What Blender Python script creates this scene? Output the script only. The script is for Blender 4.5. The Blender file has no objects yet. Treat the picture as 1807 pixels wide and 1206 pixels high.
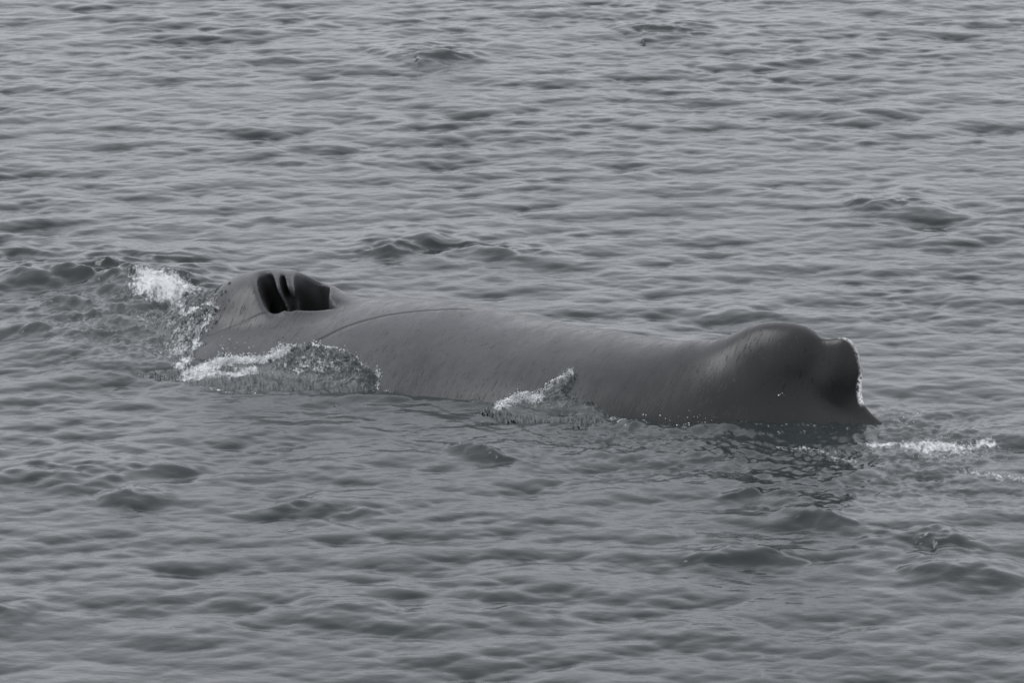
import bpy, math
import numpy as np
from mathutils import Matrix, Vector

sc = bpy.context.scene
rng = np.random.default_rng(7)

# ------------------------------------------------------------------ camera
D, DEP, FW = 50.0, math.radians(14.5), 9.8          # distance to the whale, look-down angle, field width there
CAM = np.array([0.0, -D * math.cos(DEP), D * math.sin(DEP)])
FWD = np.array([0.0, math.cos(DEP), -math.sin(DEP)])
UP = np.array([0.0, math.sin(DEP), math.cos(DEP)])
cam_d = bpy.data.cameras.new('camera')
cam_d.sensor_width = 36.0
cam_d.lens = 36.0 * D / FW
cam_d.clip_start, cam_d.clip_end = 0.5, 9000.0
cam_d.dof.use_dof = True
cam_d.dof.focus_distance = D - 1.0
cam_d.dof.aperture_fstop = 5.0
cam = bpy.data.objects.new('camera', cam_d)
sc.collection.objects.link(cam)
cam.location = CAM
cam.rotation_euler = (math.radians(90) - DEP, 0, 0)
sc.camera = cam

# ------------------------------------------------------------------ overcast sky and soft sun
SUN_EL, SUN_AZ = math.radians(50), math.radians(-72)   # azimuth from +Y towards +X: behind and to the left
w = bpy.data.worlds.new('World')
sc.world = w
w.use_nodes = True
nt = w.node_tree
nt.nodes.clear()
out = nt.nodes.new('ShaderNodeOutputWorld')
bg = nt.nodes.new('ShaderNodeBackground')
sky = nt.nodes.new('ShaderNodeTexSky')
sky.sky_type = 'NISHITA'
sky.sun_disc = False
sky.sun_elevation = SUN_EL
sky.sun_rotation = SUN_AZ
sky.air_density = 1.0
sky.dust_density = 1.0
hs = nt.nodes.new('ShaderNodeHueSaturation')
hs.inputs['Saturation'].default_value = 0.22
nt.links.new(sky.outputs[0], hs.inputs['Color'])
cloud = nt.nodes.new('ShaderNodeMix')          # an even overcast layer over the clear-sky colours
cloud.data_type = 'RGBA'
cloud.inputs[0].default_value = 0.9
nt.links.new(hs.outputs[0], cloud.inputs[6])
tc = nt.nodes.new('ShaderNodeTexCoord')          # standard overcast: brighter overhead than at the horizon
sep = nt.nodes.new('ShaderNodeSeparateXYZ')
grd = nt.nodes.new('ShaderNodeMapRange')
for k_, v_ in (('From Min', 0.0), ('From Max', 1.0), ('To Min', 0.66), ('To Max', 1.04)):
    grd.inputs[k_].default_value = v_
lum = nt.nodes.new('ShaderNodeVectorMath'); lum.operation = 'SCALE'
lum.inputs[0].default_value = (6.2, 6.32, 6.66)
nt.links.new(tc.outputs['Generated'], sep.inputs[0])
nt.links.new(sep.outputs['Z'], grd.inputs['Value'])
nt.links.new(grd.outputs['Result'], lum.inputs['Scale'])
nt.links.new(lum.outputs[0], cloud.inputs[7])
nt.links.new(cloud.outputs[2], bg.inputs['Color'])
nt.links.new(bg.outputs[0], out.inputs['Surface'])
bg.inputs['Strength'].default_value = 0.115
sd = bpy.data.lights.new('sun', 'SUN')
sd.energy = 0.65
sd.angle = math.radians(32)
sd.color = (1.0, 0.99, 0.98)
sun = bpy.data.objects.new('sun', sd)
sc.collection.objects.link(sun)
dvec = Vector((math.sin(SUN_AZ) * math.cos(SUN_EL), math.cos(SUN_AZ) * math.cos(SUN_EL), math.sin(SUN_EL)))
sun.rotation_euler = dvec.to_track_quat('Z', 'Y').to_euler()
sc.view_settings.view_transform = 'Standard'
sc.view_settings.look = 'None'
sc.view_settings.exposure = 1.05
sc.view_settings.gamma = 1.0
sc.view_settings.use_curve_mapping = False
sc.cycles.max_bounces = 6
sc.cycles.caustics_reflective = False
sc.cycles.caustics_refractive = False


# ------------------------------------------------------------------ small numpy helpers
def sstep(a, b, x):
    t = np.clip((x - a) / (b - a), 0, 1)
    return t * t * (3 - 2 * t)


def smin(a, b, k):
    h = np.clip(0.5 + 0.5 * (b - a) / k, 0, 1)
    return b * (1 - h) + a * h - k * h * (1 - h)


def smax(a, b, k):
    return -smin(-a, -b, k)


def pchip(xs, ys, x):
    """smooth monotone-ish interpolation of a profile"""
    xs = np.asarray(xs, float); ys = np.asarray(ys, float)
    h = np.diff(xs); d = np.diff(ys) / h
    m = np.zeros_like(ys)
    m[1:-1] = (d[:-1] * h[1:] + d[1:] * h[:-1]) / (h[1:] + h[:-1])
    m[0], m[-1] = d[0], d[-1]
    i = np.clip(np.searchsorted(xs, x) - 1, 0, len(xs) - 2)
    t = np.clip((x - xs[i]) / h[i], 0, 1)
    return ((2 * t ** 3 - 3 * t ** 2 + 1) * ys[i] + (t ** 3 - 2 * t ** 2 + t) * h[i] * m[i]
            + (-2 * t ** 3 + 3 * t ** 2) * ys[i + 1] + (t ** 3 - t ** 2) * h[i] * m[i + 1])


def seg_dist(px, py, ax, ay, bx, by):
    dx, dy = bx - ax, by - ay
    t = np.clip(((px - ax) * dx + (py - ay) * dy) / (dx * dx + dy * dy + 1e-12), 0, 1)
    return np.hypot(px - ax - t * dx, py - ay - t * dy), t


def poly_sd(px, py, P):
    """signed distance to a closed polygon, negative inside"""
    d = np.full(px.shape, 1e9)
    inside = np.zeros(px.shape, bool)
    n = len(P)
    for i in range(n):
        ax, ay = P[i]; bx, by = P[(i + 1) % n]
        e, _ = seg_dist(px, py, ax, ay, bx, by)
        d = np.minimum(d, e)
        if ay != by:
            c = ((ay > py) != (by > py)) & (px < (bx - ax) * (py - ay) / (by - ay) + ax)
            inside ^= c
    return np.where(inside, -d, d)


def line_dist(px, py, P):
    d = np.full(px.shape, 1e9)
    for i in range(len(P) - 1):
        e, _ = seg_dist(px, py, *P[i], *P[i + 1])
        d = np.minimum(d, e)
    return d


def periodic_noise(n, lo, hi, power, seed, aniso=1.0):
    """band limited FFT noise on an n*n unit tile, std 1, wavelengths lo..hi in tile units"""
    r = np.random.default_rng(seed)
    f = np.fft.fftfreq(n, 1 / n)
    kx, ky = np.meshgrid(f * aniso, f, indexing='ij')
    k = np.hypot(kx, ky); k[0, 0] = 1
    amp = k ** (-power) * (k > 1 / hi) * np.exp(-(k * lo) ** 2)
    z = np.fft.ifft2(np.fft.fft2(r.standard_normal((n, n))) * amp).real
    return z / z.std()


def sample(tile, L, x, y):
    """bilinear periodic lookup"""
    n = tile.shape[0]
    u = np.mod(x / L, 1) * n; v = np.mod(y / L, 1) * n
    i = np.floor(u).astype(np.int64); j = np.floor(v).astype(np.int64)
    a = u - i; b = v - j
    i %= n; j %= n; i1 = (i + 1) % n; j1 = (j + 1) % n
    return ((tile[i, j] * (1 - a) + tile[i1, j] * a) * (1 - b) + (tile[i, j1] * (1 - a) + tile[i1, j1] * a) * b).astype(np.float64)


def new_mesh(name, verts, faces, smooth=True):
    me = bpy.data.meshes.new(name)
    verts = np.ascontiguousarray(verts, np.float32); faces = np.ascontiguousarray(faces, np.int32)
    me.vertices.add(len(verts)); me.vertices.foreach_set('co', verts.ravel())
    k = faces.shape[1]
    me.loops.add(faces.size); me.loops.foreach_set('vertex_index', faces.ravel())
    me.polygons.add(len(faces))
    me.polygons.foreach_set('loop_start', np.arange(0, faces.size, k, dtype=np.int32))
    me.update(calc_edges=True)
    if smooth:
        me.polygons.foreach_set('use_smooth', np.ones(len(faces), bool))
    me.update()
    ob = bpy.data.objects.new(name, me)
    sc.collection.objects.link(ob)
    return ob


def add_attr(ob, name, arr):
    at = ob.data.attributes.new(name, 'FLOAT', 'POINT')
    at.data.foreach_set('value', np.ascontiguousarray(arr, np.float32).ravel())


# ------------------------------------------------------------------ the whale's own frame
# s runs from the root of the tail stock towards the snout, t towards the whale's left side, z up, water level 0
A = np.array([3.308, -2.922, 0.0])
U = np.array([-0.87466, 0.48473, 0.0])
N = np.array([-0.48473, -0.87466, 0.0])


def to_world(s, t, z):
    return np.stack([A[0] + U[0] * s + N[0] * t, A[1] + U[1] * s + N[1] * t, z], -1)


def to_local(x, y):
    dx, dy = x - A[0], y - A[1]
    return dx * U[0] + dy * U[1], dx * N[0] + dy * N[1]


#        s     ztop   W     R
BODY = [(-5.0, -1.10, .25, .30), (-3.0, -.80, .38, .45), (-1.2, -.42, .42, .55), (-.3, -.12, .43, .60), (0, -.02, .45, .62),
        (.25, .07, .47, .66), (.68, .22, .60, .74), (1.33, .39, .97, .88), (2.0, .43, 1.25, .98), (3.0, .435, 1.47, 1.02),
        (3.8, .445, 1.56, 1.06), (4.6, .50, 1.66, 1.08), (5.3, .455, 1.72, 1.0), (5.9, .36, 1.74, .90), (6.5, .27, 1.72, .82),
        (7.1, .13, 1.50, .72), (7.8, -.10, 1.1, .62), (8.6, -.34, .7, .42), (9.1, -.5, .35, .22)]
BODY = np.array(BODY)
HUMP = [(2.35, .30), (1.95, .47), (1.78, .51), (1.61, .575), (1.44, .665), (1.27, .75), (1.10, .80), (.92, .815), (.76, .80),
        (.64, .735), (.56, .60), (.52, .3), (.5, -.3), (2.4, -.3)]
KNOB = [(.90, .66), (.70, .705), (.56, .715), (.45, .735), (.35, .74), (.275, .70), (.225, .62), (.185, .50), (.175, .38), (.175, .24),
        (.13, .12), (.0, .02), (-.2, -.1), (-.2, -.4), (.9, -.4)]


def soft_profile(P, sig=.055):
    """distance field of a side profile, rounded inside so that no ridge line shows on the skin"""
    a = np.arange(-1.2, 3.2, .01); b = np.arange(-1.0, 1.2, .01)
    AA, BB = np.meshgrid(a, b, indexing='ij')
    d = poly_sd(AA, BB, P)
    kr = np.exp(-np.arange(-25, 26) ** 2 / (2 * (sig / .01) ** 2)); kr /= kr.sum()
    e = np.apply_along_axis(lambda v: np.convolve(np.pad(v, 25, 'edge'), kr, 'valid'), 0, d)
    e = np.apply_along_axis(lambda v: np.convolve(np.pad(v, 25, 'edge'), kr, 'valid'), 1, e)
    m = sstep(0, .12, -d)
    g = d * (1 - m) + e * m

    def look(s, z):
        u = np.clip((s + 1.2) / .01, 0, len(a) - 1.001); v = np.clip((z + 1.0) / .01, 0, len(b) - 1.001)
        i = u.astype(int); j = v.astype(int); p = u - i; q = v - j
        return (g[i, j] * (1 - p) + g[i + 1, j] * p) * (1 - q) + (g[i, j + 1] * (1 - p) + g[i + 1, j + 1] * p) * q
    return look


def rounded(P, keep):
    """Catmull-Rom subdivision of an outline, leaving the last `keep` corners alone"""
    P = [np.array(p) for p in P]; n = len(P) - keep; o = []
    for i in range(n):
        if i == 0 or i >= n - 2:
            o.append(P[i]); continue
        for u in np.linspace(0, 1, 5)[:-1]:
            a, b, c, d = P[i - 1], P[i], P[i + 1], P[i + 2]
            o.append(.5 * (2 * b + (c - a) * u + (2 * a - 5 * b + 4 * c - d) * u * u + (3 * b - a - 3 * c + d) * u ** 3))
    return [tuple(p) for p in o + P[n:]]


HUMP, KNOB = rounded(HUMP, 3), rounded(KNOB, 2)
hump_d, knob_d = soft_profile(HUMP, .09), soft_profile(KNOB, .05)


def blowhole_parts(s, t, z):
    """raised splash guard with two nostrils opening backwards"""
    m = np.sqrt(((s - 6.33) / .76) ** 2 + ((t - .0) / .60) ** 2 + ((z - .155) / .51) ** 2)
    mound = (m - 1) * .5
    brow = np.sqrt(((s - 6.93) / .56) ** 2 + ((t - .08) / .50) ** 2 + ((z - .02) / .31) ** 2)
    return smin(mound, (brow - 1) * .31, .15)


def cavity(dx, dy, dz, rl, rh, rd, lean):
    dx = dx + lean * np.clip(dz, -.2, 1)
    dz = dz + .22 * dx * (rl > .15)
    dz = np.where(dz < 0, dz * .3, dz)
    p = 2.6
    return ((np.abs(dx / rl) ** p + np.abs(dy / rd) ** p + np.abs(dz / rh) ** p) ** (1 / p) - 1) * min(rl, rh, rd)


def whale_f(s, t, z):
    zt = pchip(BODY[:, 0], BODY[:, 1], s)
    W = pchip(BODY[:, 0], BODY[:, 2], s)
    R = pchip(BODY[:, 0], BODY[:, 3], s)
    q = np.sqrt((t / W) ** 2 + ((z - zt + R) / R) ** 2)
    f = (q - 1) * np.minimum(W, R)
    f = smax(f, smax(s - 8.9, -4.6 - s, .2), .15)
    # dorsal hump and the blunt fin behind it
    near = (s > -.8) & (s < 3.0) & (np.abs(t) < 1.2) & (z > -.7)
    if near.any():
        ss, tt, zz = np.broadcast_arrays(s, t, z)
        ss, tt, zz = ss[near], tt[near], zz[near]
        rho = .20 + .22 * sstep(.9, 1.9, ss)
        h = (hump_d(ss, zz) + tt ** 2 / (2 * rho)) / np.sqrt(1 + (tt / rho) ** 2)
        bend = tt + .02 * sstep(.3, .75, zz)
        k = (knob_d(ss, zz) + bend ** 2 / (2 * .055)) / np.sqrt(1 + (bend / .055) ** 2)
        g = smin(f[near], h, .22)
        g = smin(g, k, .045)
        # shallow hollow in the flank between hump and fin
        hol = np.exp(-((ss - .50) / .10) ** 2 - ((zz - .52) / .2) ** 2) * .03
        f = f.copy(); f[near] = g + hol
    near = (s > 4.8) & (s < 7.8) & (np.abs(t) < 1.6) & (z > -.3)
    if near.any():
        ss, tt, zz = np.broadcast_arrays(s, t, z)
        ss, tt, zz = ss[near], tt[near], zz[near]
        g = smin(f[near], blowhole_parts(ss, tt, zz), .22)
        wx = A[0] + U[0] * ss + N[0] * tt; wy = A[1] + U[1] * ss + N[1] * tt
        for (cx, cy, cz, rl, rh, rd, lean) in NOSTRILS:
            c = cavity(wx - cx, wy - cy, zz - cz, rl, rh, rd, lean)
            g = smax(g, -c, .06 if rl > .05 else .03)
        f = f.copy() if not f.flags.owndata else f
        f[near] = g
    return f


NOSTRILS = [(-2.325, -.10, .555, .090, .135, .28, .50), (-2.158, -.12, .55, .032, .125, .22, .40), (-1.912, -.0, .53, .160, .14, .35, .12), (-1.97, -.31, .50, .26, .06, .09, 0)]

# ------------------------------------------------------------------ surface nets over a rectilinear grid
FAST = 0.018


def axis_grid(fine0, fine1, step, lo, hi, g=1.18):
    a = list(np.arange(fine0, fine1 + step, step))
    st = step
    while a[-1] < hi:
        st = min(st * g, .25); a.append(a[-1] + st)
    st = step
    while a[0] > lo:
        st = min(st * g, .25); a.insert(0, a[0] - st)
    return np.array(a)


gs = axis_grid(-.3, 7.3, FAST, -5.0, 9.4)
gt = axis_grid(-1.2, 1.75, FAST, -1.9, 1.9)
gz = axis_grid(-.12, .90, FAST, -2.3, .95)
S3, T3, Z3 = np.meshgrid(gs, gt, gz, indexing='ij')
F = whale_f(S3, T3, Z3)
del S3, T3, Z3


def surface_nets(F, gs, gt, gz):
    ins = F < 0
    nx, ny, nz = F.shape
    cnt = np.zeros((nx - 1, ny - 1, nz - 1), np.int8)
    for i in (0, 1):
        for j in (0, 1):
            for k in (0, 1):
                cnt += ins[i:nx - 1 + i, j:ny - 1 + j, k:nz - 1 + k]
    act = (cnt > 0) & (cnt < 8)
    I, J, K = np.nonzero(act)
    idx = -np.ones(act.shape, np.int64); idx[I, J, K] = np.arange(len(I))
    acc = np.zeros((len(I), 3)); num = np.zeros(len(I))
    for ax in range(3):
        for a in (0, 1):
            for b in (0, 1):
                o0 = [0, 0, 0]; o1 = [0, 0, 0]
                oth = [q for q in range(3) if q != ax]
                o0[oth[0]] = o1[oth[0]] = a; o0[oth[1]] = o1[oth[1]] = b
                o1[ax] = 1
                p0 = (I + o0[0], J + o0[1], K + o0[2]); p1 = (I + o1[0], J + o1[1], K + o1[2])
                f0 = F[p0]; f1 = F[p1]
                m = (f0 < 0) != (f1 < 0)
                t = np.where(m, f0 / np.where(m, f0 - f1, 1), 0)
                c0 = np.stack([gs[p0[0]], gt[p0[1]], gz[p0[2]]], -1)
                c1 = np.stack([gs[p1[0]], gt[p1[1]], gz[p1[2]]], -1)
                acc += np.where(m[:, None], c0 + (c1 - c0) * t[:, None], 0); num += m
    V = acc / num[:, None]
    quads = []
    e = ins[:-1] != ins[1:]
    i, j, k = np.nonzero(e[:, 1:-1, 1:-1]); j += 1; k += 1
    q = np.stack([idx[i, j - 1, k - 1], idx[i, j, k - 1], idx[i, j, k], idx[i, j - 1, k]], -1)
    fl = ins[i, j, k]; q[~fl] = q[~fl][:, ::-1]; quads.append(q)
    e = ins[:, :-1] != ins[:, 1:]
    i, j, k = np.nonzero(e[1:-1, :, 1:-1]); i += 1; k += 1
    q = np.stack([idx[i - 1, j, k - 1], idx[i - 1, j, k], idx[i, j, k], idx[i, j, k - 1]], -1)
    fl = ins[i, j, k]; q[~fl] = q[~fl][:, ::-1]; quads.append(q)
    e = ins[:, :, :-1] != ins[:, :, 1:]
    i, j, k = np.nonzero(e[1:-1, 1:-1, :]); i += 1; j += 1
    q = np.stack([idx[i - 1, j - 1, k], idx[i, j - 1, k], idx[i, j, k], idx[i - 1, j, k]], -1)
    fl = ins[i, j, k]; q[~fl] = q[~fl][:, ::-1]; quads.append(q)
    Q = np.concatenate(quads)
    return V, Q[(Q >= 0).all(1)]


V, Q = surface_nets(F, gs, gt, gz)
for _ in range(2):                                   # pull the vertices exactly onto the surface
    h = 1e-3
    f0 = whale_f(V[:, 0], V[:, 1], V[:, 2])
    gx = (whale_f(V[:, 0] + h, V[:, 1], V[:, 2]) - f0) / h
    gy = (whale_f(V[:, 0], V[:, 1] + h, V[:, 2]) - f0) / h
    gw = (whale_f(V[:, 0], V[:, 1], V[:, 2] + h) - f0) / h
    g2 = gx ** 2 + gy ** 2 + gw ** 2 + 1e-9
    st = np.clip(f0 / g2, -.012, .012)
    V = V - .8 * st[:, None] * np.stack([gx, gy, gw], -1)

# top height of the whale as a map over (s, t)
insd = F < 0
top = np.full(F.shape[:2], -9.0)
any_ = insd.any(2)
kk = F.shape[2] - 1 - np.argmax(insd[:, :, ::-1], axis=2)
ii, jj = np.nonzero(any_)
k0 = kk[ii, jj]
f0 = F[ii, jj, k0]; f1 = F[ii, jj, np.minimum(k0 + 1, F.shape[2] - 1)]
top[ii, jj] = gz[k0] + (gz[np.minimum(k0 + 1, len(gz) - 1)] - gz[k0]) * f0 / (f0 - f1)
del F, insd


def whale_top(x, y):
    s, t = to_local(x, y)
    i = np.clip(np.searchsorted(gs, s) - 1, 0, len(gs) - 2); j = np.clip(np.searchsorted(gt, t) - 1, 0, len(gt) - 2)
    a = np.clip((s - gs[i]) / (gs[i + 1] - gs[i]), 0, 1); b = np.clip((t - gt[j]) / (gt[j + 1] - gt[j]), 0, 1)
    z = (top[i, j] * (1 - a) + top[i + 1, j] * a) * (1 - b) + (top[i, j + 1] * (1 - a) + top[i + 1, j + 1] * a) * b
    out_ = (s < gs[0]) | (s > gs[-1]) | (t < gt[0]) | (t > gt[-1])
    return np.where(out_, -9, z)


def hit(pts):
    """where the photographer's line of sight through these picture points meets the whale or the sea"""
    P = np.asarray(pts, float)
    k = FW / D / 1807
    d = FWD[None] + np.array([1.0, 0, 0])[None] * ((P[:, 0] - 903.5) * k)[:, None] - UP[None] * ((P[:, 1] - 603) * k)[:, None]
    tg = -CAM[2] / d[:, 2]
    res = CAM + d * tg[:, None]
    done = np.zeros(len(P), bool)
    steps = np.linspace(-4.5, 0, 450)
    first = np.zeros(len(P))
    for a in steps:
        p = CAM + d * (tg + a)[:, None]
        h_ = (p[:, 2] < whale_top(p[:, 0], p[:, 1])) & ~done
        first[h_] = a; done |= h_
    lo = first - (steps[1] - steps[0]); hi = first.copy()
    for _ in range(9):                                # refine so that sheets laid on the skin stay smooth
        mid = .5 * (lo + hi)
        p = CAM + d * (tg + mid)[:, None]
        u_ = p[:, 2] < whale_top(p[:, 0], p[:, 1])
        hi = np.where(u_, mid, hi); lo = np.where(u_, lo, mid)
    res[done] = (CAM + d * (tg + hi)[:, None])[done]
    return res


def gpts(pts):
    return [tuple(p[:2]) for p in hit(pts)]


# ------------------------------------------------------------------ materials
class NB:
    def __init__(self, name):
        self.m = bpy.data.materials.new(name); self.m.use_nodes = True
        self.t = self.m.node_tree
        self.b = self.t.nodes['Principled BSDF']

    def n(self, kind, **kw):
        nd = self.t.nodes.new(kind)
        for k_, v_ in kw.items():
            if k_ in nd.inputs:
                nd.inputs[k_].default_value = v_
            else:
                setattr(nd, k_, v_)
        return nd

    def l(self, a, b):
        self.t.links.new(a, b)

    def math(self, op, a, b=None, clamp=False):
        nd = self.t.nodes.new('ShaderNodeMath'); nd.operation = op; nd.use_clamp = clamp
        for i_, v_ in enumerate((a, b)):
            if v_ is None: continue
            if hasattr(v_, 'is_output'): self.l(v_, nd.inputs[i_])
            else: nd.inputs[i_].default_value = v_
        return nd.outputs[0]

    def rng(self, v, a, b, c=0.0, d=1.0):
        nd = self.t.nodes.new('ShaderNodeMapRange'); nd.interpolation_type = 'SMOOTHSTEP'
        self.l(v, nd.inputs['Value'])
        for k_, x_ in zip(('From Min', 'From Max', 'To Min', 'To Max'), (a, b, c, d)): nd.inputs[k_].default_value = x_
        return nd.outputs['Result']

    def mix(self, f, a, b):
        nd = self.t.nodes.new('ShaderNodeMix'); nd.data_type = 'RGBA'
        for s_, v_ in ((nd.inputs[0], f), (nd.inputs[6], a), (nd.inputs[7], b)):
            if hasattr(v_, 'is_output'): self.l(v_, s_)
            else: s_.default_value = v_ if not isinstance(v_, tuple) else (*v_, 1.0)
        return nd.outputs[2]

    def noise(self, scale, detail, co, rough=.55):
        nd = self.n('ShaderNodeTexNoise', Scale=scale, Detail=detail, Roughness=rough)
        self.l(co, nd.inputs['Vector'])
        return nd.outputs[0]

    def mapped(self, co, scale, rot=(0, 0, 0)):
        mp = self.n('ShaderNodeMapping'); self.l(co, mp.inputs['Vector'])
        mp.inputs['Scale'].default_value = scale; mp.inputs['Rotation'].default_value = rot
        return mp.outputs[0]

    def attr(self, name):
        return self.n('ShaderNodeAttribute', attribute_name=name).outputs['Fac']


def water_material():
    M = NB('sea_water')
    co = M.n('ShaderNodeTexCoord').outputs['Object']
    foam = M.attr('foam'); tur = M.attr('turbulent')
    # lace-like foam
    fn = M.noise(24, 6, M.mapped(co, (1.3, .5, .8), (0, 0, .35)), .70)
    fn2 = M.noise(7, 3, co)
    v = M.math('ADD', M.math('MULTIPLY', fn, .75), M.math('MULTIPLY', fn2, .25))
    thr = M.math('SUBTRACT', .80, M.math('MULTIPLY', foam, .52))
    k = M.math('MULTIPLY', M.math('SUBTRACT', v, thr), 6.0, clamp=True)
    k = M.math('MULTIPLY', k, M.rng(foam, .05, .3))
    deep = M.mix(tur, (.013, .018, .019), (.050, .056, .057))
    col = M.mix(k, deep, (.50, .515, .52))
    M.l(col, M.b.inputs['Base Color'])
    M.l(M.math('ADD', M.rng(k, 0, 1, .10, .45), M.math('MULTIPLY', tur, .10)), M.b.inputs['Roughness'])
    M.b.inputs['IOR'].default_value = 1.333
    chn = M.noise(13, 5, M.mapped(co, (.8, .8, 1.6)), .62)
    rip = M.noise(5.0, 4, M.mapped(co, (.8, 1.3, 1)), .55)
    b1 = M.n('ShaderNodeBump', Strength=.42, Distance=.022); M.l(rip, b1.inputs['Height'])
    fine = M.noise(26, 3, M.mapped(co, (.7, 1.2, 1)), .6)
    b2 = M.n('ShaderNodeBump', Strength=.35, Distance=.006); M.l(fine, b2.inputs['Height']); M.l(b1.outputs[0], b2.inputs['Normal'])
    b3 = M.n('ShaderNodeBump', Distance=.03); M.l(M.math('MULTIPLY', fn, k), b3.inputs['Height']); M.l(b2.outputs[0], b3.inputs['Normal'])
    b3.inputs['Strength'].default_value = .7
    b4 = M.n('ShaderNodeBump', Distance=.05); M.l(chn, b4.inputs['Height']); M.l(M.math('MULTIPLY', tur, .32), b4.inputs['Strength']); M.l(b3.outputs[0], b4.inputs['Normal'])
    M.l(b4.outputs[0], M.b.inputs['Normal'])
    return M.m


def skin_material():
    M = NB('whale_skin')
    at = M.n('ShaderNodeAttribute', attribute_name='body_co'); co = at.outputs['Vector']
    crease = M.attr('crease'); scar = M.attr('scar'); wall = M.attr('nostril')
    blot = M.noise(2.2, 5, co, .6)
    streak = M.noise(1.0, 5, M.mapped(co, (15, 2.6, 3.2)), .62)      # water running off round the body
    fleck = M.noise(1.0, 3, M.mapped(co, (62, 8, 9)), .6)
    pores = M.noise(60, 3, co, .6)
    base = M.mix(M.rng(blot, .3, .7), (.027, .029, .032), (.043, .045, .048))
    base = M.mix(M.math('MULTIPLY', M.rng(streak, .40, .72), .42), base, (.055, .060, .061))
    sx = M.n('ShaderNodeSeparateXYZ'); M.l(co, sx.inputs[0])
    dark = M.math('ADD', sx.outputs['X'], M.math('MULTIPLY', M.math('SUBTRACT', blot, .5), 1.6))      # shade round the hump and fin painted into the skin colour, blotchy edge
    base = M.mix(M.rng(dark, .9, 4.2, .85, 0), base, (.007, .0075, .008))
    base = M.mix(M.rng(fleck, .60, .70, 0, .65), base, (.006, .006, .007))
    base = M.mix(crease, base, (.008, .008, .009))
    base = M.mix(wall, base, (.014, .014, .014))  # shade inside the nostril cavities, painted into the wall colour
    pale = M.math('MULTIPLY', M.rng(M.noise(38, 3, co, .6), .36, .50), scar, clamp=True)
    base = M.mix(pale, base, (.80, .80, .80))
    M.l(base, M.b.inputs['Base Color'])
    M.l(M.math('ADD', M.rng(streak, .3, .75, .25, .42), M.math('MULTIPLY', wall, .3)), M.b.inputs['Roughness'])
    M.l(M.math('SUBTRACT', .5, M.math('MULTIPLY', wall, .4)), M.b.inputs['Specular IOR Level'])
    M.b.inputs['IOR'].default_value = 1.33
    h = M.math('ADD', M.math('MULTIPLY', streak, .22), M.math('MULTIPLY', pores, .10))
    h = M.math('SUBTRACT', h, M.math('MULTIPLY', M.rng(fleck, .60, .70), .35))
    h = M.math('SUBTRACT', h, M.math('MULTIPLY', crease, 1.2))
    bp = M.n('ShaderNodeBump', Strength=.6, Distance=.014); M.l(h, bp.inputs['Height'])
    M.l(bp.outputs[0], M.b.inputs['Normal'])
    return M.m


def spray_material():
    M = NB('foam_bubbles')
    co = M.n('ShaderNodeTexCoord').outputs['Object']
    c = M.mix(M.rng(M.noise(9, 3, co), .35, .65), (.36, .375, .38), (.74, .76, .77))
    M.l(c, M.b.inputs['Base Color'])
    M.b.inputs['Roughness'].default_value = .18
    M.b.inputs['IOR'].default_value = 1.333
    M.b.inputs['Transmission Weight'].default_value = 0.0
    return M.m


# ------------------------------------------------------------------ whale object
whale = new_mesh('whale', to_world(V[:, 0], V[:, 1], V[:, 2]), Q)
whale['label'] = 'dark grey humpback whale surfacing, with open blowhole and blunt white-edged dorsal fin'
whale['category'] = 'whale'
co_at = whale.data.attributes.new('body_co', 'FLOAT_VECTOR', 'POINT')
co_at.data.foreach_set('vector', np.ascontiguousarray(V, np.float32).ravel())
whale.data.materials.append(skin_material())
loc = lambda pts: [tuple(np.array(to_local(p[0], p[1]))) for p in hit(pts)]
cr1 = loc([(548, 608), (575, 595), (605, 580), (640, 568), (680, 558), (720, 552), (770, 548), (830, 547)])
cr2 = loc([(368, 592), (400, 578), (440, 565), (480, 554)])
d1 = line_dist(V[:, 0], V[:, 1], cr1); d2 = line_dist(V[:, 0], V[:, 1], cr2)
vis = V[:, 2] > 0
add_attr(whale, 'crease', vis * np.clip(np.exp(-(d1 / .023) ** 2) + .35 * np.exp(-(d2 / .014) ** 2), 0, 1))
edge = np.clip(1 - np.abs(poly_sd(V[:, 0], V[:, 2], KNOB)) / (.012 + .012 * (1 - sstep(.36, .44, V[:, 2]))), 0, 1) * (V[:, 0] < .42) * (V[:, 0] > .08) * (np.abs(V[:, 1]) < .2)
lowz = sstep(.13, .19, V[:, 2]) * (1 - sstep(.36, .44, V[:, 2]))
add_attr(whale, 'scar', np.clip(edge * (1.6 * lowz + .50 * sstep(.3, .4, V[:, 2])), 0, 1))
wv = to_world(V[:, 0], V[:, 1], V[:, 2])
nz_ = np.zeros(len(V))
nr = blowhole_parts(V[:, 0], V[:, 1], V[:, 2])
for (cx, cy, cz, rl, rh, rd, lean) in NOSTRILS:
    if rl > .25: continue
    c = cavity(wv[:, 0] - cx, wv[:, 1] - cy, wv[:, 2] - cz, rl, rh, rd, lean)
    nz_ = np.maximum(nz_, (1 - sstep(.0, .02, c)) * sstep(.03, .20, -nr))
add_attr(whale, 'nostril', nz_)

# ------------------------------------------------------------------ sea surface
NT, LT = 2048, 46.0


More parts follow.
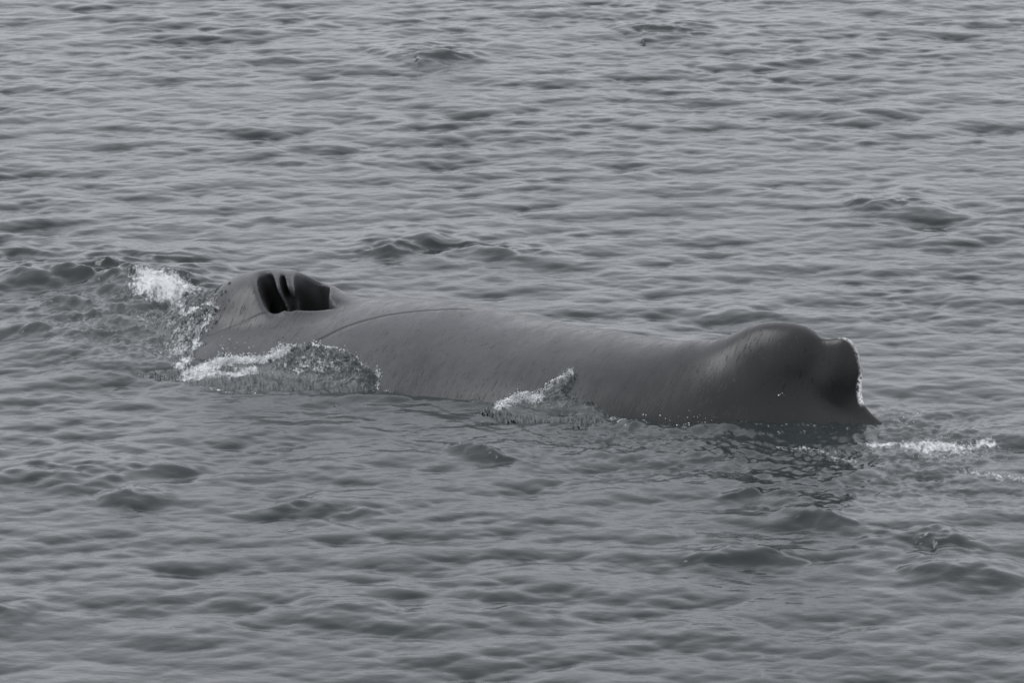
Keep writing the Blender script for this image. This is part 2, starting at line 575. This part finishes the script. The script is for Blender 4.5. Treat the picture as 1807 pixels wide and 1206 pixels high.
def ocean_tile(seed, wind, lam_peak, lam_min, spread, power):
    r = np.random.default_rng(seed)
    f = np.fft.fftfreq(NT, LT / NT) * 2 * math.pi
    kx, ky = np.meshgrid(f, f, indexing='ij')
    k = np.hypot(kx, ky); k[0, 0] = 1e9
    kp = 2 * math.pi / lam_peak
    c = (kx * math.cos(wind) + ky * math.sin(wind)) / k
    P = k ** (-power) * np.exp(-1.25 * (kp / k) ** 4) * (np.abs(c) ** spread + .06) * np.exp(-(k * lam_min / (2 * math.pi)) ** 2)
    H = np.fft.fft2(r.standard_normal((NT, NT))) * np.sqrt(P)
    z = np.fft.ifft2(H).real
    sx = np.fft.ifft2(1j * kx * H).real; sy = np.fft.ifft2(1j * ky * H).real
    sl = math.sqrt(sx.var() + sy.var())
    dx = np.fft.ifft2(1j * kx / k * H).real; dy = np.fft.ifft2(1j * ky / k * H).real
    return [q.astype(np.float32) / sl for q in (z, dx, dy)]


def axis_lin(lo, hi, step, far, g=1.10):
    a = np.arange(lo, hi + step * .5, step)
    ext = []; st = step; p = a[-1]
    while p < far:
        st = st * g; p += st; ext.append(p)
    e2 = []; st = step; p = a[0]
    while p > -far:
        st = st * g; p -= st; e2.append(p)
    return np.concatenate([np.array(e2[::-1]), a, np.array(ext)])


ax_ = axis_lin(-7.6, 7.6, .0215, 3500)
ay_ = axis_lin(-11.6, 18.8, .031, 3500)
X, Y = np.meshgrid(ax_, ay_, indexing='ij')
spx = np.gradient(ax_)[:, None] + 0 * X; spy = np.gradient(ay_)[None, :] + 0 * X
sp = np.maximum(spx, spy)
fade = np.clip(.25 / sp, 0, 1)

big = ocean_tile(11, math.radians(97), 1.45, .11, 2.6, 4.4)
small = ocean_tile(12, math.radians(80), 0.50, .055, 1.0, 4.3)
patch = periodic_noise(256, .05, .5, 1.2, 5)
gust = np.clip(1 + .28 * sample(patch, 30.0, X, Y), .4, 1.8)
gustB = np.clip(1 + .25 * sample(patch, 17.0, X + 5, Y + 9), .5, 1.8)
aB, aS = .096, .054
WZ = (aB * sample(big[0], LT, X, Y) * gustB + aS * sample(small[0], LT, X, Y) * gust) * fade
CH = 1.75
DX = -CH * (aB * sample(big[1], LT, X, Y) + aS * sample(small[1], LT, X, Y)) * fade
DY = -CH * (aB * sample(big[2], LT, X, Y) + aS * sample(small[2], LT, X, Y)) * fade
DY -= 0.95 * WZ                               # the breeze pushes the crests towards the viewer: steep front faces
# sharpen crests a little by the horizontal shift; calm it against the whale's skin
wt = whale_top(X, Y)
ls, lt = to_local(X, Y)
near_whale = np.exp(-np.clip(np.hypot(np.clip(np.abs(ls - 3.6) - 3.8, 0, None), np.clip(np.abs(lt) - 1.3, 0, None)), 0, 50) / .35)
DX *= 1 - near_whale; DY *= 1 - near_whale

# water noise used in the churned areas
lump = periodic_noise(1024, .006, .10, 1.3, 21)        # tile 6 m: 4 cm .. 60 cm
crisp = periodic_noise(1024, .004, .03, .6, 22)
LUMP = sample(lump, 6.0, X, Y)
CRISP = sample(crisp, 5.0, X, Y)
RIDGE = 1 - 2 * np.abs(sample(lump, 7.3, X + 3, Y + 1)) ** .7     # sharp little crests

VAR = np.clip(sample(periodic_noise(256, .05, .5, 1.0, 31), 6.0, X, Y), -1.5, 1.5)
foam = np.zeros_like(X); turb = np.zeros_like(X)


def ell(cx, cy, rx, ry, ang=0.0):
    """gaussian footprint on the water, centre given in picture points"""
    g = gpts([(cx, cy)])[0] if not isinstance(cx, tuple) else cx
    dx, dy = X - g[0], Y - g[1]
    c, s_ = math.cos(ang), math.sin(ang)
    return np.exp(-((dx * c + dy * s_) / rx) ** 2 - ((-dx * s_ + dy * c) / ry) ** 2)


def crest(pts, h, wn, wf, foam_amt=0.0):
    """a small wave with its crest along pts, steep towards the viewer (wn) and long behind (wf)"""
    ym = sum(p[1] for p in pts) / len(pts)      # most of the arch of a crest in the picture is its height, not its plan
    pts = [(p[0], ym + .45 * (p[1] - ym)) for p in pts]
    P_ = [(2 * pts[0][0] - pts[1][0], 2 * pts[0][1] - pts[1][1])] + list(pts) + [(2 * pts[-1][0] - pts[-2][0], 2 * pts[-1][1] - pts[-2][1])]
    P_ = [np.array(p, float) for p in P_]; o = []
    for i in range(1, len(P_) - 2):
        a, b, c, d = P_[i - 1:i + 3]
        for u in np.linspace(0, 1, 5)[:-1]:
            o.append(.5 * (2 * b + (c - a) * u + (2 * a - 5 * b + 4 * c - d) * u * u + (3 * b - a - 3 * c + d) * u ** 3))
    G = gpts(o + [P_[-2]])
    P = np.array(G); r = 3.2 * max(wn, wf)
    i0, i1 = np.searchsorted(ax_, [P[:, 0].min() - r, P[:, 0].max() + r]); j0, j1 = np.searchsorted(ay_, [P[:, 1].min() - r, P[:, 1].max() + r])
    x, y = X[i0:i1, j0:j1], Y[i0:i1, j0:j1]
    best = np.full(x.shape, 1e9); side = np.zeros_like(x); tt = np.zeros_like(x)
    n = len(G) - 1
    for i in range(n):
        (ax, ay), (bx, by) = G[i], G[i + 1]
        d, t = seg_dist(x, y, ax, ay, bx, by)
        sd_ = (y - ay) * (bx - ax) - (x - ax) * (by - ay)
        m = d < best
        best = np.where(m, d, best); side = np.where(m, np.sign(sd_) * np.sign(bx - ax), side); tt = np.where(m, (i + t) / n, tt)
    env = np.sin(np.clip(tt, 0.02, .98) * math.pi) ** .6
    bl = sstep(-.07, .07, best * side)
    wd = (1.3 * wn * (1 - bl) + wf * bl) * (1 + .35 * VAR[i0:i1, j0:j1])
    o_ = np.zeros_like(X)
    o_[i0:i1, j0:j1] = h * env * np.exp(-(best / wd) ** 1.1)
    return o_


Z = WZ.copy()
# churned water in the whale's wake, and round the head
wake = .8 * ell(1350, 800, 1.9, 1.1) + .9 * ell(1600, 765, .9, .8) + .6 * ell(1050, 770, 1.0, .5) + .5 * ell(1650, 860, 1.0, 1.2)
head = ell(250, 600, .75, 1.3) + .7 * ell(150, 560, .7, .9)
skirt = ell(560, 680, .95, .42) + .5 * ell(1000, 738, .5, .25)
turb = np.clip(.30 * wake + .6 * head + .6 * skirt, 0, 1)
Z += 0.014 * np.clip(wake, 0, 1) * (RIDGE * .55 + LUMP * .45)
Z += .017 * np.clip(head, 0, 1) * (RIDGE * .5 + LUMP * .5)
Z += .10 * ell(200, 610, .85, 1.3) + .05 * ell(120, 560, 1.2, .9)

Z += .013 * np.clip(skirt, 0, 1) * (RIDGE * .5 + LUMP * .5)
# named little waves of the photograph
CR = np.zeros_like(X)
CR += crest([(-60, 505), (60, 494), (180, 494), (280, 500), (400, 508)], .17, .30, .9)
CR += crest([(170, 545), (215, 515), (255, 500), (300, 498)], .10, .22, .3)
CR += crest([(30, 600), (60, 590), (90, 600)], .07, .12, .3)
CR += crest([(75, 556), (110, 543), (150, 548)], .05, .10, .25)
CR += crest([(790, 800), (822, 785), (860, 800), (900, 822), (960, 845)], .085, .16, .28)
CR += crest([(1080, 765), (1110, 750), (1150, 757), (1200, 775)], .085, .12, .25)
CR += crest([(1210, 765), (1260, 752), (1300, 760), (1340, 778)], .06, .10, .2)
CR += crest([(1200, 815), (1250, 808), (1290, 815), (1330, 820)], .06, .12, .2)
CR += crest([(1260, 893), (1320, 870), (1345, 868)], .07, .2, .2)
CR += crest([(1340, 868), (1378, 876), (1400, 885), (1440, 900)], .10, .14, .2)
CR += crest([(1405, 925), (1440, 912), (1475, 924), (1520, 940)], .11, .13, .25)
CR += crest([(1610, 965), (1640, 948), (1690, 965), (1760, 985)], .12, .15, .3)
CR += crest([(1590, 1020), (1650, 1008), (1730, 1020), (1810, 1030)], .09, .2, .4)
CR += crest([(1190, 998), (1270, 985), (1315, 968), (1370, 990), (1430, 1008)], .11, .25, .4)
CR += crest([(170, 890), (235, 880), (300, 895)], .07, .2, .35)
CR += crest([(-40, 845), (60, 838), (150, 835), (260, 822), (360, 840)], .09, .3, .5)
CR += crest([(430, 905), (520, 900), (600, 895), (680, 915)], .07, .25, .4)
CR += crest([(680, 105), (730, 95), (790, 103), (860, 118)], .12, .4, .6)
CR += crest([(1080, 58), (1130, 48), (1180, 56), (1250, 66)], .12, .4, .6)
CR += crest([(620, 450), (700, 440), (760, 448)], .09, .3, .5)
CR += crest([(770, 452), (830, 440), (900, 452), (1020, 455)], .09, .3, .5)
CR += crest([(1500, 372), (1580, 362), (1690, 370)], .10, .35, .5)
CR += crest([(1270, 560), (1330, 552), (1400, 570)], .06, .2, .4)
CR += crest([(520, 1085), (620, 1075), (720, 1090)], .04, .25, .4)
CR += crest([(-40, 1090), (10, 1083), (60, 1092)], .07, .2, .4)
CR += crest([(870, 1085), (930, 1075), (1010, 1085)], .05, .2, .4)
# the swell that laps the flank
CR += crest([(600, 712), (700, 700), (850, 712), (950, 735)], .05, .2, .3)


rip_ = .6 * sample(small[0], LT, X + 7, Y) / small[0].std() + sample(big[0], LT, X + 9, Y + 3) / big[0].std()
Z += CR * (.80 + .20 * np.clip(rip_, -2, 2))


def wash(poly, T, edge, noise, inner=0.0, run=1.6):
    """water lying over the whale's skin inside poly (picture points on the skin)"""
    global Z
    G = gpts(poly)
    P = np.array(G); m = (X > P[:, 0].min() - 1) & (X < P[:, 0].max() + 1) & (Y > P[:, 1].min() - 1) & (Y < P[:, 1].max() + 1)
    x, y = X[m], Y[m]
    jx = .05 * sample(lump, 4.0, x, y) + .02 * sample(crisp, 3.1, x, y)
    sdv = poly_sd(x, y, G) + jx * .9
    g = np.where(sdv < 0, T * sstep(0, edge, -sdv) + .012, .012 - sdv * run)
    g = g + noise * (sample(lump, 3.0, x, y) * .5 + sample(crisp, 2.6, x, y) * .5) * sstep(.03, -.08, sdv)
    z = np.where(wt[m] > -.6, wt[m] + g, -9)
    Z[m] = np.where(z > -5, smax(Z[m], z, .02), Z[m])
    out_ = np.full(X.shape, 9.0); out_[m] = sdv
    return out_


HEADP = [(352, 520), (392, 540), (378, 560), (358, 580), (350, 606), (340, 628), (326, 648), (318, 672), (250, 690), (120, 640), (90, 560), (200, 510), (250, 495), (330, 510)]
dH = wash(HEADP, .05, .3, .013)
# the near mound bulges out from the flank
Z += .03 * ell(560, 700, .75, .30)


def fband(sd_arr, inn, out_=.02):
    return sstep(-inn, -inn * .25, sd_arr) * (1 - sstep(0, out_, sd_arr))


def near_line(pts, wd):
    P = np.array(gpts(pts))
    m = (X > P[:, 0].min() - 1) & (X < P[:, 0].max() + 1) & (Y > P[:, 1].min() - 1) & (Y < P[:, 1].max() + 1)
    o = np.zeros_like(X); o[m] = np.exp(-(line_dist(X[m], Y[m], [tuple(p) for p in P]) / wd) ** 2)
    return o


foam = np.maximum(foam, 1.05 * ell(300, 530, .40, .70) + .5 * ell(262, 515, .25, .5))
foam = np.maximum(foam, .72 * ell(315, 610, .38, .9))
foam = np.maximum(foam, .85 * near_line([(330, 560), (372, 550)], .18))
foam = np.maximum(foam, .85 * near_line([(385, 545), (366, 570), (350, 600), (335, 630), (320, 655)], .13))
foam = np.maximum(foam, .55 * near_line([(250, 570), (300, 600), (300, 640)], .35))
foam = np.maximum(foam, 1.1 * near_line([(340, 662), (385, 648), (440, 642), (480, 636), (505, 620)], .17))
foam = np.maximum(foam, 1.0 * near_line([(330, 668), (400, 668), (470, 660)], .12))
foam = np.maximum(foam, .85 * near_line([(505, 612), (555, 608), (600, 616), (636, 636), (662, 655), (671, 670), (664, 688)], .07))
foam = np.maximum(foam, .56 * near_line([(500, 650), (570, 640), (620, 650), (640, 665)], .25))
foam = np.maximum(foam, .55 * near_line([(240, 665), (330, 672), (420, 680)], .15))
foam = np.maximum(foam, .62 * near_line([(670, 692), (700, 703), (735, 710)], .02))
foam = np.maximum(foam, .62 * near_line([(1000, 712), (1045, 718), (1075, 738), (1098, 750)], .12))
foam = np.maximum(foam, .55 * near_line([(830, 712), (850, 720), (880, 728)], .04))
WHITE = [(1530, 782), (1580, 776), (1640, 777), (1700, 786), (1740, 779), (1765, 776), (1770, 781), (1748, 788), (1755, 797), (1700, 799), (1640, 795), (1590, 786)]
Gw = gpts(WHITE); sdw = poly_sd(X, Y, Gw) + .05 * LUMP + .09 * VAR
foam = np.maximum(foam, .84 * (1 - sstep(-.14, .22, sdw)))
foam = np.maximum(foam, .66 * ell(1660, 792, 1.0, .75))
foam = np.maximum(foam, .50 * near_line([(1350, 765), (1420, 762), (1500, 762), (1540, 765)], .16))
foam = np.maximum(foam, .62 * near_line([(1380, 790), (1450, 795), (1500, 812)], .22))
foam = np.maximum(foam, .68 * near_line([(1700, 830), (1770, 845), (1820, 850)], .16))
foam = np.maximum(foam, .62 * near_line([(1710, 760), (1725, 748), (1745, 745)], .05))
foam = np.maximum(foam, 0.52 * ell(1570, 735, .5, .5))
foam = np.maximum(foam, .50 * near_line([(1105, 748), (1180, 750), (1260, 752), (1400, 752), (1540, 754)], .10))
for q in ([(793, 795), (812, 784)], [(1445, 918), (1465, 922)], [(1618, 962), (1640, 957)], [(1102, 757), (1114, 751)]):
    foam = np.maximum(foam, .58 * near_line(q, .045))
foam = np.clip(foam, 0, 1) * (sp < .1)
Z += np.minimum(foam, 1) ** 2 * .014 * (X < 2.2) * (CRISP * .45 + RIDGE * .55)
Z += (.11 + .035 * np.clip(LUMP, -2, 2)) * ell(300, 540, .36, .45)

vx = np.stack([X + DX, Y + DY, Z], -1).reshape(-1, 3)
nxg, nyg = X.shape
idx = np.arange(nxg * nyg).reshape(nxg, nyg)
quads = np.stack([idx[:-1, :-1], idx[1:, :-1], idx[1:, 1:], idx[:-1, 1:]], -1).reshape(-1, 4)
water = new_mesh('sea', vx, quads)
water['kind'] = 'structure'
water['label'] = 'rippled slate grey sea under an overcast sky'
add_attr(water, 'foam', foam); add_attr(water, 'turbulent', turb)
water.data.materials.append(water_material())

# ------------------------------------------------------------------ foam bubbles, spray and droplets
spray_mat = spray_material()


def ico():
    p = (1 + 5 ** .5) / 2
    v = np.array([(-1, p, 0), (1, p, 0), (-1, -p, 0), (1, -p, 0), (0, -1, p), (0, 1, p), (0, -1, -p), (0, 1, -p),
                  (p, 0, -1), (p, 0, 1), (-p, 0, -1), (-p, 0, 1)], float)
    v /= np.linalg.norm(v[0])
    f = np.array([(0, 11, 5), (0, 5, 1), (0, 1, 7), (0, 7, 10), (0, 10, 11), (1, 5, 9), (5, 11, 4), (11, 10, 2), (10, 7, 6), (7, 1, 8),
                  (3, 9, 4), (3, 4, 2), (3, 2, 6), (3, 6, 8), (3, 8, 9), (4, 9, 5), (2, 4, 11), (6, 2, 10), (8, 6, 7), (9, 8, 1)])
    return v, f


IV, IF = ico()


def surf_z(x, y):
    i = np.clip(np.searchsorted(ax_, x) - 1, 0, len(ax_) - 2); j = np.clip(np.searchsorted(ay_, y) - 1, 0, len(ay_) - 2)
    a = (x - ax_[i]) / (ax_[i + 1] - ax_[i]); b = (y - ay_[j]) / (ay_[j + 1] - ay_[j])
    return (Z[i, j] * (1 - a) + Z[i + 1, j] * a) * (1 - b) + (Z[i, j + 1] * (1 - a) + Z[i + 1, j + 1] * a) * b


def blobs(name, label, cat, P, r):
    n = len(P)
    sq = rng.uniform(.65, 1.35, (n, 1, 3))
    vv = (P[:, None, :] + IV[None] * r[:, None, None] * sq).reshape(-1, 3)
    ff = (IF[None] + (np.arange(n) * 12)[:, None, None]).reshape(-1, 3)
    o = new_mesh(name, vv, ff)
    o['label'] = label; o['category'] = cat; o['kind'] = 'stuff'
    o.data.materials.append(spray_mat)
    return o


def scatter(pts, wd, n, rmin, rmax, lift, power=2.0):
    """bubbles round a line on the skin or water"""
    G = np.array(gpts(pts)); seg = np.hypot(*(G[1:] - G[:-1]).T); cum = np.r_[0, np.cumsum(seg)]
    u = rng.uniform(0, cum[-1], n); i = np.clip(np.searchsorted(cum, u) - 1, 0, len(seg) - 1)
    a = ((u - cum[i]) / seg[i])[:, None]
    p = G[i] * (1 - a) + G[i + 1] * a + rng.normal(0, wd, (n, 2))
    cl = sample(lump, 2.2, p[:, 0], p[:, 1]) + .6 * sample(crisp, 1.9, p[:, 0], p[:, 1])
    p = p[cl > -.1]
    z = surf_z(p[:, 0], p[:, 1]) + np.abs(rng.normal(0, 1, len(p))) ** power * lift * .7
    r = rmin + (rmax * .85 - rmin) * rng.uniform(0, 1, len(p)) ** 3
    return np.c_[p, z], r


def merge(*a):
    return np.concatenate([q[0] for q in a]), np.concatenate([q[1] for q in a])




LOWL = periodic_noise(256, .03, .3, 1.2, 44)


def sheet(name, label, poly, step, T, edge, foam_fn, relief, turbv=1.0, bub=0, back=.0):
    """thrown or lapping water: a lumpy skin of water lying over whatever is under it, its rim sunk into that surface"""
    P = np.array(poly, float)
    gx = np.arange(P[:, 0].min() - 2, P[:, 0].max() + 3, step); gy = np.arange(P[:, 1].min() - 2, P[:, 1].max() + 3, step)
    QX, QY = np.meshgrid(gx, gy, indexing='ij')
    wob = 2.2 * sample(lump, 2.2, QX / 184, QY / 184) + 1.6 * sample(crisp, 1.7, QX / 184, QY / 184)
    sdv = -(poly_sd(QX, QY, poly) + wob)                       # positive inside
    B = hit(np.c_[QX.ravel(), QY.ravel()]).reshape(QX.shape + (3,))
    sea = B[..., 2] < 1e-6
    B[..., 2] += np.where(sea, .012 * sample(LOWL, 3.0, B[..., 0], B[..., 1]) - .012, 0)
    # streaks run with the flow, lumps everywhere
    sa = sample(lump, 3.0, (QX - .6 * QY) / 184 * .5, (QY + .35 * QX) / 184 * 2.4)
    lu = sample(lump, 2.6, QX / 184, QY / 184 * 1.5); cr = sample(crisp, 2.0, QX / 184, QY / 184 * 1.3)
    f = np.clip(foam_fn(QX, QY, sdv), 0, 1)
    h = T * sstep(-1, edge, sdv) + relief * sstep(0, .10, B[..., 2]) * sstep(0, 8, sdv) * (.55 * sa + .4 * lu + (.04 + .5 * f) * cr)
    h = np.where(sdv < 0, np.maximum(-.02, .005 * sdv), h)
    out_dir = -FWD * .55 + np.array([0, 0, .75]); out_dir /= np.linalg.norm(out_dir)
    V_ = B + out_dir * h[..., None]
    keep = sdv > -3
    n0, n1 = QX.shape
    ix = np.arange(n0 * n1).reshape(n0, n1)
    q = np.stack([ix[:-1, :-1], ix[:-1, 1:], ix[1:, 1:], ix[1:, :-1]], -1)
    kq = keep[:-1, :-1] & keep[1:, :-1] & keep[1:, 1:] & keep[:-1, 1:]
    Z4 = V_.reshape(-1, 3)[q]
    kq &= np.ptp(Z4[..., 1], axis=-1) < .45                     # do not bridge from the whale's edge to the sea behind
    q = q[kq]
    used, inv = np.unique(q, return_inverse=True)
    ob = new_mesh(name, V_.reshape(-1, 3)[used], inv.reshape(-1, 4))
    ob['label'] = label; ob['category'] = 'splash'; ob['kind'] = 'stuff'
    add_attr(ob, 'foam', f.ravel()[used]); add_attr(ob, 'turbulent', np.full(len(used), turbv))
    ob.data.materials.append(water.data.materials[0])
    if bub:
        wgt = np.clip(f.ravel()[used] - .62, 0, 1) ** 2 * (sdv.ravel()[used] > 0)
        k = rng.choice(len(used), bub, p=wgt / wgt.sum())
        c = V_.reshape(-1, 3)[used][k] + rng.normal(0, .006, (bub, 3)) + out_dir * np.abs(rng.normal(0, 1, bub))[:, None] ** 2 * .007
        blobs(name + '_bubbles', 'x', 'x', c, .002 + .0055 * rng.uniform(0, 1, bub) ** 3)
        bb = bpy.data.objects[name + '_bubbles']
        for k_ in ('label', 'category'): del bb[k_]
        bb.name = 'foam_bubbles'; bb.parent = ob
    return ob


def pl(QX, QY, pts, wd):
    return np.exp(-(line_dist(QX, QY, pts) / wd) ** 2)


NEARP = [(322, 660), (345, 648), (366, 636), (384, 626), (400, 621), (410, 628), (440, 626), (462, 628), (482, 618), (496, 608), (510, 606), (530, 609), (552, 606),
         (580, 611), (604, 617), (624, 626), (640, 638), (654, 648), (666, 656), (673, 668), (668, 682), (672, 690),
         (700, 702), (735, 709), (720, 716), (640, 722), (560, 716), (480, 706), (400, 694), (335, 684)]
TONG = [(826, 710), (838, 707), (852, 716), (872, 713), (893, 706), (905, 697), (918, 690), (932, 692), (940, 698), (950, 690), (965, 677), (982, 664),
        (998, 653), (1010, 649), (1018, 655), (1019, 668), (1012, 682), (1000, 695), (1010, 702), (1030, 705), (1045, 711), (1062, 722),
        (1080, 738), (1102, 750), (1080, 757), (940, 752), (880, 742), (850, 733)]
HEADF = [(222, 560), (230, 528), (244, 504), (262, 494), (282, 503), (300, 512), (318, 506), (345, 513), (366, 518), (350, 530), (372, 536), (388, 541), (374, 560), (354, 586),
         (346, 612), (332, 640), (322, 668), (290, 676), (240, 668), (262, 650), (285, 620), (262, 592), (232, 584)]


def f_near(x, y, d):
    rim = np.exp(-(d / 9) ** 2) * (y < 700)
    band = pl(x, y, [(350, 660), (385, 646), (430, 642), (470, 640), (505, 622)], 17)
    low = pl(x, y, [(330, 668), (400, 668), (450, 664)], 12)
    gray = .67 * np.exp(-((x - 560) / 110) ** 2 - ((y - 655) / 35) ** 2)
    return np.maximum.reduce([.82 * rim * (x > 320), 1.05 * band, .85 * low, gray + .10 * sample(lump, 3.0, (x + 2.2 * y) / 260, (y - .45 * x) / 70) * (gray > .2)])


def f_tong(x, y, d):
    body = pl(x, y, [(880, 720), (925, 705), (950, 710)], 20)
    arm = pl(x, y, [(935, 705), (975, 680), (1008, 660)], 15)
    right = sstep(1000, 1020, x) * np.exp(-(d / 6) ** 2) * (y < 750)
    return np.maximum.reduce([.86 * body, .74 * arm, .55 * right, .50 * np.exp(-(d / 5) ** 2) * (x < 1020) * (y < 735), .45 + 0 * x])


def f_head(x, y, d):
    topf = 1.0 * np.exp(-((x - 298) / 72) ** 2 - ((y - 534) / 34) ** 2)
    rim = pl(x, y, [(385, 545), (366, 568), (350, 598), (338, 630), (324, 660)], 18)
    mid = pl(x, y, [(340, 560), (330, 600), (310, 640)], 30)
    return np.maximum.reduce([1.0 * topf, .80 * rim, .68 * mid, .30 * np.exp(-(d / 8) ** 2) + .40])


sheet('flank_splash', 'broad mound of grey water with a white frothy crest lapping the near side of the whale\'s shoulder', NEARP, 1.5, .085, 32, f_near, .016, bub=4200)
sheet('tongue_splash', 'narrow tongue of foamy water thrown up the whale\'s flank midway along its body', TONG, 1.4, .05, 12, f_tong, .009, bub=1500)
sheet('head_splash', 'white churn where the sea breaks over the whale\'s head, left of the blowhole', HEADF, 1.5, .055, 14, f_head, .020, bub=3800)
# single drops in the air
dp = []
for (px, py, n, s_) in ((258, 500, 60, 14), (370, 495, 25, 14), (395, 615, 16, 14), (445, 612, 10, 10), (640, 700, 10, 20), (1190, 742, 22, 22), (1240, 744, 10, 14),
                        (1380, 700, 4, 10), (1600, 740, 12, 25), (1100, 745, 12, 8)):
    q = np.c_[rng.normal(px, s_, n), rng.normal(py, s_ * .45, n)]
    h_ = hit(q); h_[:, 2] += .01 + 0 * h_[:, 2]
    h_ -= FWD * .03
    dp.append(h_)
sp0 = hit([(257, 512)])[0]
col_ = np.array([sp0 + np.array([-.006 * i_ * (i_ > 4), 0, .010 * i_]) for i_ in range(14)])
dp = np.concatenate(dp)
dr = rng.uniform(.002, .007, len(dp))
blobs('water_drops', 'small bright water drops flying beside the whale', 'water drops', np.concatenate([dp, col_]), np.r_[dr, np.linspace(.013, .009, 11), .012, .016, .014])
